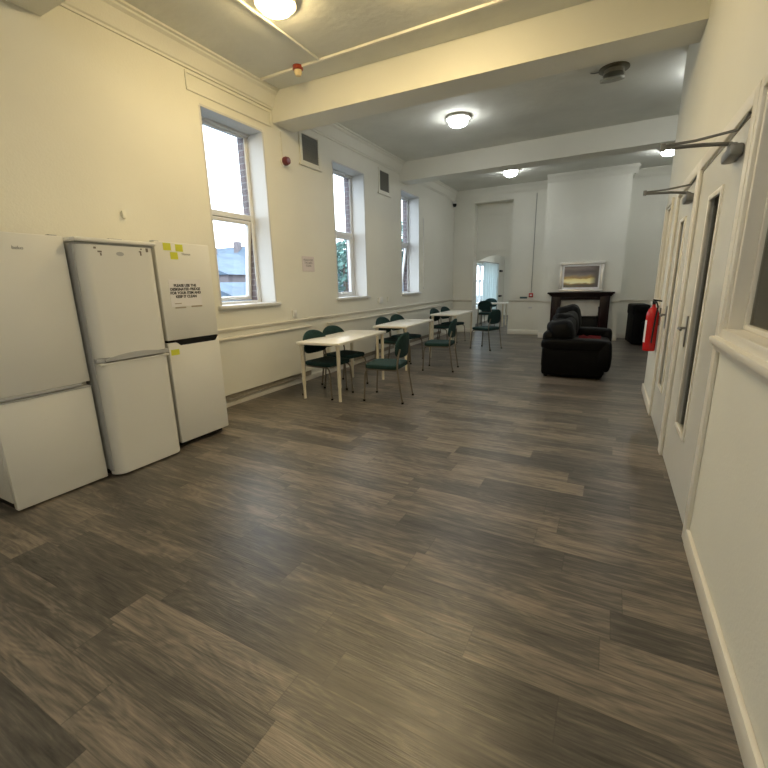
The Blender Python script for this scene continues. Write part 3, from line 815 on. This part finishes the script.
MB().lathe([(0,0),(.165,0),(.168,-.03),(.15,-.035),(0,-.035)]).build('base_ring', WHITEP, t)
MB().lathe([(.148,-.036),(.150,-.05),(.140,-.09),(.11,-.12),(.06,-.138),(0,-.142)]).build('diffuser', COOL2, t)
# hanging disc fitting
t = thing('ceiling_fan_vent', 'round metal ceiling vent with a hanging tilted disc in the middle bay', 'ceiling vent', (-.20,6.50,ZC-.001))
MB().lathe([(0,0),(.17,0),(.172,-.012),(.14,-.018),(0,-.018)]).build('mounting_ring', mat('tarnished_metal',(.16,.14,.09),.35,metal=.7), t)
MB().lathe([(0,-.018),(.11,-.018),(.12,-.07),(.0,-.07)]).build('neck', mat('dull_metal',(.34,.32,.26),.4,metal=.4), t)
MB().lathe([(0,-.012),(.135,-.012),(.135,.012),(0,.012)]).build('disc', mat('disc_grey',(.34,.34,.29),.5,metal=.3), t, M=Matrix.Translation((-.01,-.02,-.125)) @ Matrix.Rotation(R_(12),4,'X'))
MB().tube([(-.16,.0,-.01),(-.22,-.01,-.012),(-.26,-.03,-.01)], .006, 6).build('wire', STEEL, t)
# slim fitting in far bay
o = MB().box(-.20,-.04,-.05,.16,.04,0,.006).build('emergency_light', mat('fitting_grey',(.14,.14,.14),.5)); o.location=(-2.86,10.45,ZC-.001)
tag(o,'slim dark grey rectangular fitting on the far ceiling left of the round light','ceiling fitting')
# cctv camera
t = thing('security_camera', 'small white and black security camera in the far left corner near the ceiling', 'camera', (XL+.04,YB-.14,3.70))
MB().box(-.035,-.06,-.02,.05,.06,.06,.01).build('bracket', WHITEP, t)
MB().lathe([(0,-.02),(.055,-.02),(.055,-.06),(.035,-.10),(0,-.11)], (.02,0,0)).build('dome', BLK, t)
# back wall items
t = thing('fire_call_point', 'small red fire call point on the far wall left of the fireplace', 'call point', (-1.93,YB-.001,1.10))
MB().box(-.055,-.035,-.055,.055,0,.055,.006).build('housing', RED, t)
MB().box(-.03,-.038,-.022,.03,-.035,.022).build('glass_panel', PAPER, t, False)
o = MB().box(-.10,-.01,-.025,.10,0,.025,.003).build('wall_sign', mat('teal_sign',(.06,.12,.13),.5)); o.location=(-2.13,YB-.001,1.035); tag(o,'small dark horizontal sign beside the fire call point','sign')
o = MB().box(-.008,-.012,-1.29,.008,0,1.29,.002).build('cable_trunking', mat('cable_grey',(.30,.30,.28),.6)); o.location=(-1.93,YB-.001,2.46); tag(o,'thin vertical grey cable run on the far wall above the call point','cable')
o = MB().box(-.05,-.01,-.02,.05,0,.02,.003).build('wall_socket', mat('socket_grey',(.6,.6,.6),.5)); o.location=(-1.93,YB-.001,.76); tag(o,'small pale socket plate low on the far wall below the call point','wall plate')
# back room bits
for z, lab in ((1.92,'upper small dark fitting on the back room wall beside the curtain'),(.88,'lower small dark fitting on the back room wall beside the curtain')):
    o = MB().box(0,-.16,-.035,.08,.16,.035,.01).build('wall_fitting', BLK); o.location=(-4.209,18.55,z); tag(o, lab, 'wall fitting', 'dark fittings in the back room')
mb = MB(); pr = []
nn = 120
for k in range(nn+1):
    y = 15.6+2.2*k/nn; x = -4.13+.035*math.sin(k*.75)+.01*math.sin(k*1.9)
    pr.append((x,y))
for (xa,ya),(xb,yb) in zip(pr,pr[1:]):
    v = [mb.bm.verts.new(p) for p in ((xa,ya,.25),(xb,yb,.25),(xb,yb,2.18),(xa,ya,2.18))]
    mb.bm.faces.new(v)
bmesh.ops.remove_doubles(mb.bm, verts=mb.bm.verts[:], dist=1e-5)
bmesh.ops.solidify(mb.bm, geom=mb.bm.faces[:], thickness=.004)
def curtain_mat():
    m = bpy.data.materials.new('sheer_curtain'); m.use_nodes = True
    nt = m.node_tree; nt.nodes.clear()
    o = nt.nodes.new('ShaderNodeOutputMaterial'); mx = nt.nodes.new('ShaderNodeMixShader'); mx.inputs[0].default_value = .55
    a = nt.nodes.new('ShaderNodeBsdfDiffuse'); a.inputs[0].default_value = (.8,.86,.87,1)
    b = nt.nodes.new('ShaderNodeBsdfTranslucent'); b.inputs[0].default_value = (.8,.9,.92,1)
    nt.links.new(a.outputs[0], mx.inputs[1]); nt.links.new(b.outputs[0], mx.inputs[2]); nt.links.new(mx.outputs[0], o.inputs[0])
    return m
o = mb.build('curtain', curtain_mat()); tag(o, 'pale sheer curtain hanging over the back room window', 'curtain')
o = MB().tube([(-4.13,14.8,2.2),(-4.13,17.9,2.2)], .012).build('curtain_rail', STEEL); tag(o,'metal rail holding the back room curtain','curtain rail')

# ------------------------------------------------------------------ outside
struct(MB().box(-70,-20,-1.2,-4.9,80,-1.0).build('ground_outside', GROUND, smooth=False))
def house(label, x0, y0, x1, y1, h, rh, wm, axis='y', rm=SLATE, chim=True):
    t = thing('house', label, 'house', (x0, y0, -1), 0, 'houses outside the windows')
    X, Y = x1-x0, y1-y0
    MB().box(0,0,0,X,Y,h).build('wall', wm, t, False)
    if axis == 'y':
        MB().prism([(-.3,h),(X+.3,h),(X/2,h+rh)], -.2, Y+.2, 'xz').build('roof', rm, t, False)
    else:
        MB().prism([(-.3,h),(Y+.3,h),(Y/2,h+rh)], -.2, X+.2, 'yz').build('roof', rm, t, False)
    n = max(2, int(Y/3))
    for k in range(n):
        yy = (k+.5)*Y/n
        for zz in (1.2, 3.6):
            if zz+1.2 > h: continue
            f = MB().box(X,yy-.6,zz,X+.05,yy+.6,zz+1.2).build('window', PVC, t, False)
            MB().box(X+.05,yy-.5,zz+.1,X+.06,yy+.5,zz+1.1).build('pane', mat('dark_pane',(.10,.13,.16),.1), f, False)
    if chim:
        MB().box(X/2-.3,Y*.3,h+rh*.6,X/2+.3,Y*.3+.6,h+rh+.45).build('chimney', BRICKR, t, False)
    return t
house('pale rendered house with slate roof seen through the nearest window', -38, 27.9, -31, 32.6, 4.2, 1.6, RENDER)
house('tall gabled house with slate roof furthest left through the nearest window', -41, 33.6, -33, 38, 4.9, 2.0, RENDER, axis='x')
house('long low slate roofed building with pale walls beyond the nearest window', -24, 17.6, -19, 22.5, 1.9, .9, RENDER, chim=False)
house('small flat pale outbuilding close to the nearest window', -17.5, 14.2, -14.5, 17.2, .9, .25, RENDERL, chim=False)
house('haze-tinted brick house with slate roof beyond the nearest window', -33, 22.6, -25, 27.2, 3.4, 1.4, BRICKR)
house('brick gabled house right of the pale ones through the nearest window', -30, 30, -24, 36, 3.2, 1.6, BRICKR, axis='x')
house('slate roofed house beyond the middle window', -30, 40, -22, 50, 4.2, 2.0, RENDER)
def tree(x, y, h, r, label, seed):
    rnd = random.Random(seed)
    t = thing('tree', label, 'tree', (x,y,-1), 0, 'trees outside the windows')
    MB().tube([(0,0,0),(.1,.05,h*.4),(0,.1,h*.75)], .22, 10, .08).build('trunk', BARK, t)
    mb = MB()
    for k in range(900):
        d = Vector((rnd.gauss(0,1),rnd.gauss(0,1),rnd.gauss(0,1))).normalized()*r*(rnd.random()**.33)
        lob = Vector((rnd.choice((-.45,0,.45))*r, rnd.choice((-.45,0,.45))*r, rnd.choice((-.25,.0,.3))*r))
        c = Vector((0,0,h*.72))+d*.62+lob; s_ = .11+.14*rnd.random()
        a = Vector((rnd.gauss(0,1),rnd.gauss(0,1),rnd.gauss(0,1))).normalized(); b2 = a.orthogonal().normalized(); c2 = a.cross(b2)
        vs = [mb.bm.verts.new(c+b2*s_*math.cos(q)*1.0+c2*s_*.55*math.sin(q)+a*.03*math.cos(2*q)) for q in (0,PI/3,2*PI/3,PI,4*PI/3,5*PI/3)]
        mb.bm.faces.new(vs)
    mb.build('foliage', LEAF, t, False)
tree(-13.4, 20.4, 5.0, 2.1, 'bushy green tree seen through the middle window', 1)
tree(-11.6, 25.5, 6.0, 2.3, 'green tree seen through the far window', 2)
tree(-17.5, 30, 5.6, 2.3, 'green tree further back behind the others', 3)
fe = thing('railing', 'pale painted horizontal railing outside the middle window', 'railing', (-8.6,13.5,-1))
for k in range(4): MB().box(-2.2,-.9+.0,.75+.42*k,2.4,-.86,.80+.42*k,.005).build('rail', WHITEP, fe)
for k in range(4): MB().box(-2.2+1.5*k,-.86,0,-2.12+1.5*k,-.78,2.12,.005).build('post', WHITEP, fe)

# ------------------------------------------------------------------ world, camera, view
w = bpy.data.worlds.new('overcast_sky'); S.world = w; w.use_nodes = True
bg = w.node_tree.nodes['Background']; bg.inputs[0].default_value = (.92,.965,1,1); bg.inputs[1].default_value = 2.1

F = 415.018; yaw, pitch, roll = math.radians(-28.224), math.radians(-13.579), math.radians(-1.2569)
cy_, sy_, cp, sp_ = math.cos(yaw), math.sin(yaw), math.cos(pitch), math.sin(pitch)
fwd = Vector((sy_*cp, cy_*cp, sp_)); right = Vector((cy_, -sy_, 0)); up = right.cross(fwd)
cr, sr = math.cos(roll), math.sin(roll)
r2 = right*cr+up*sr; u2 = -right*sr+up*cr
cam = bpy.data.cameras.new('camera'); co = bpy.data.objects.new('camera', cam); COL.objects.link(co)
Mx = Matrix(((r2.x,u2.x,-fwd.x,0),(r2.y,u2.y,-fwd.y,0),(r2.z,u2.z,-fwd.z,1.5),(0,0,0,1)))
co.matrix_world = Mx
cam.sensor_fit = 'HORIZONTAL'; cam.sensor_width = 36; cam.lens = F/768*36; cam.clip_start = .02; cam.clip_end = 300
S.camera = co
vs = S.view_settings; vs.view_transform = 'Standard'; vs.look = 'None'; vs.gamma = 1; vs.use_curve_mapping = False
vs.exposure = 1.35
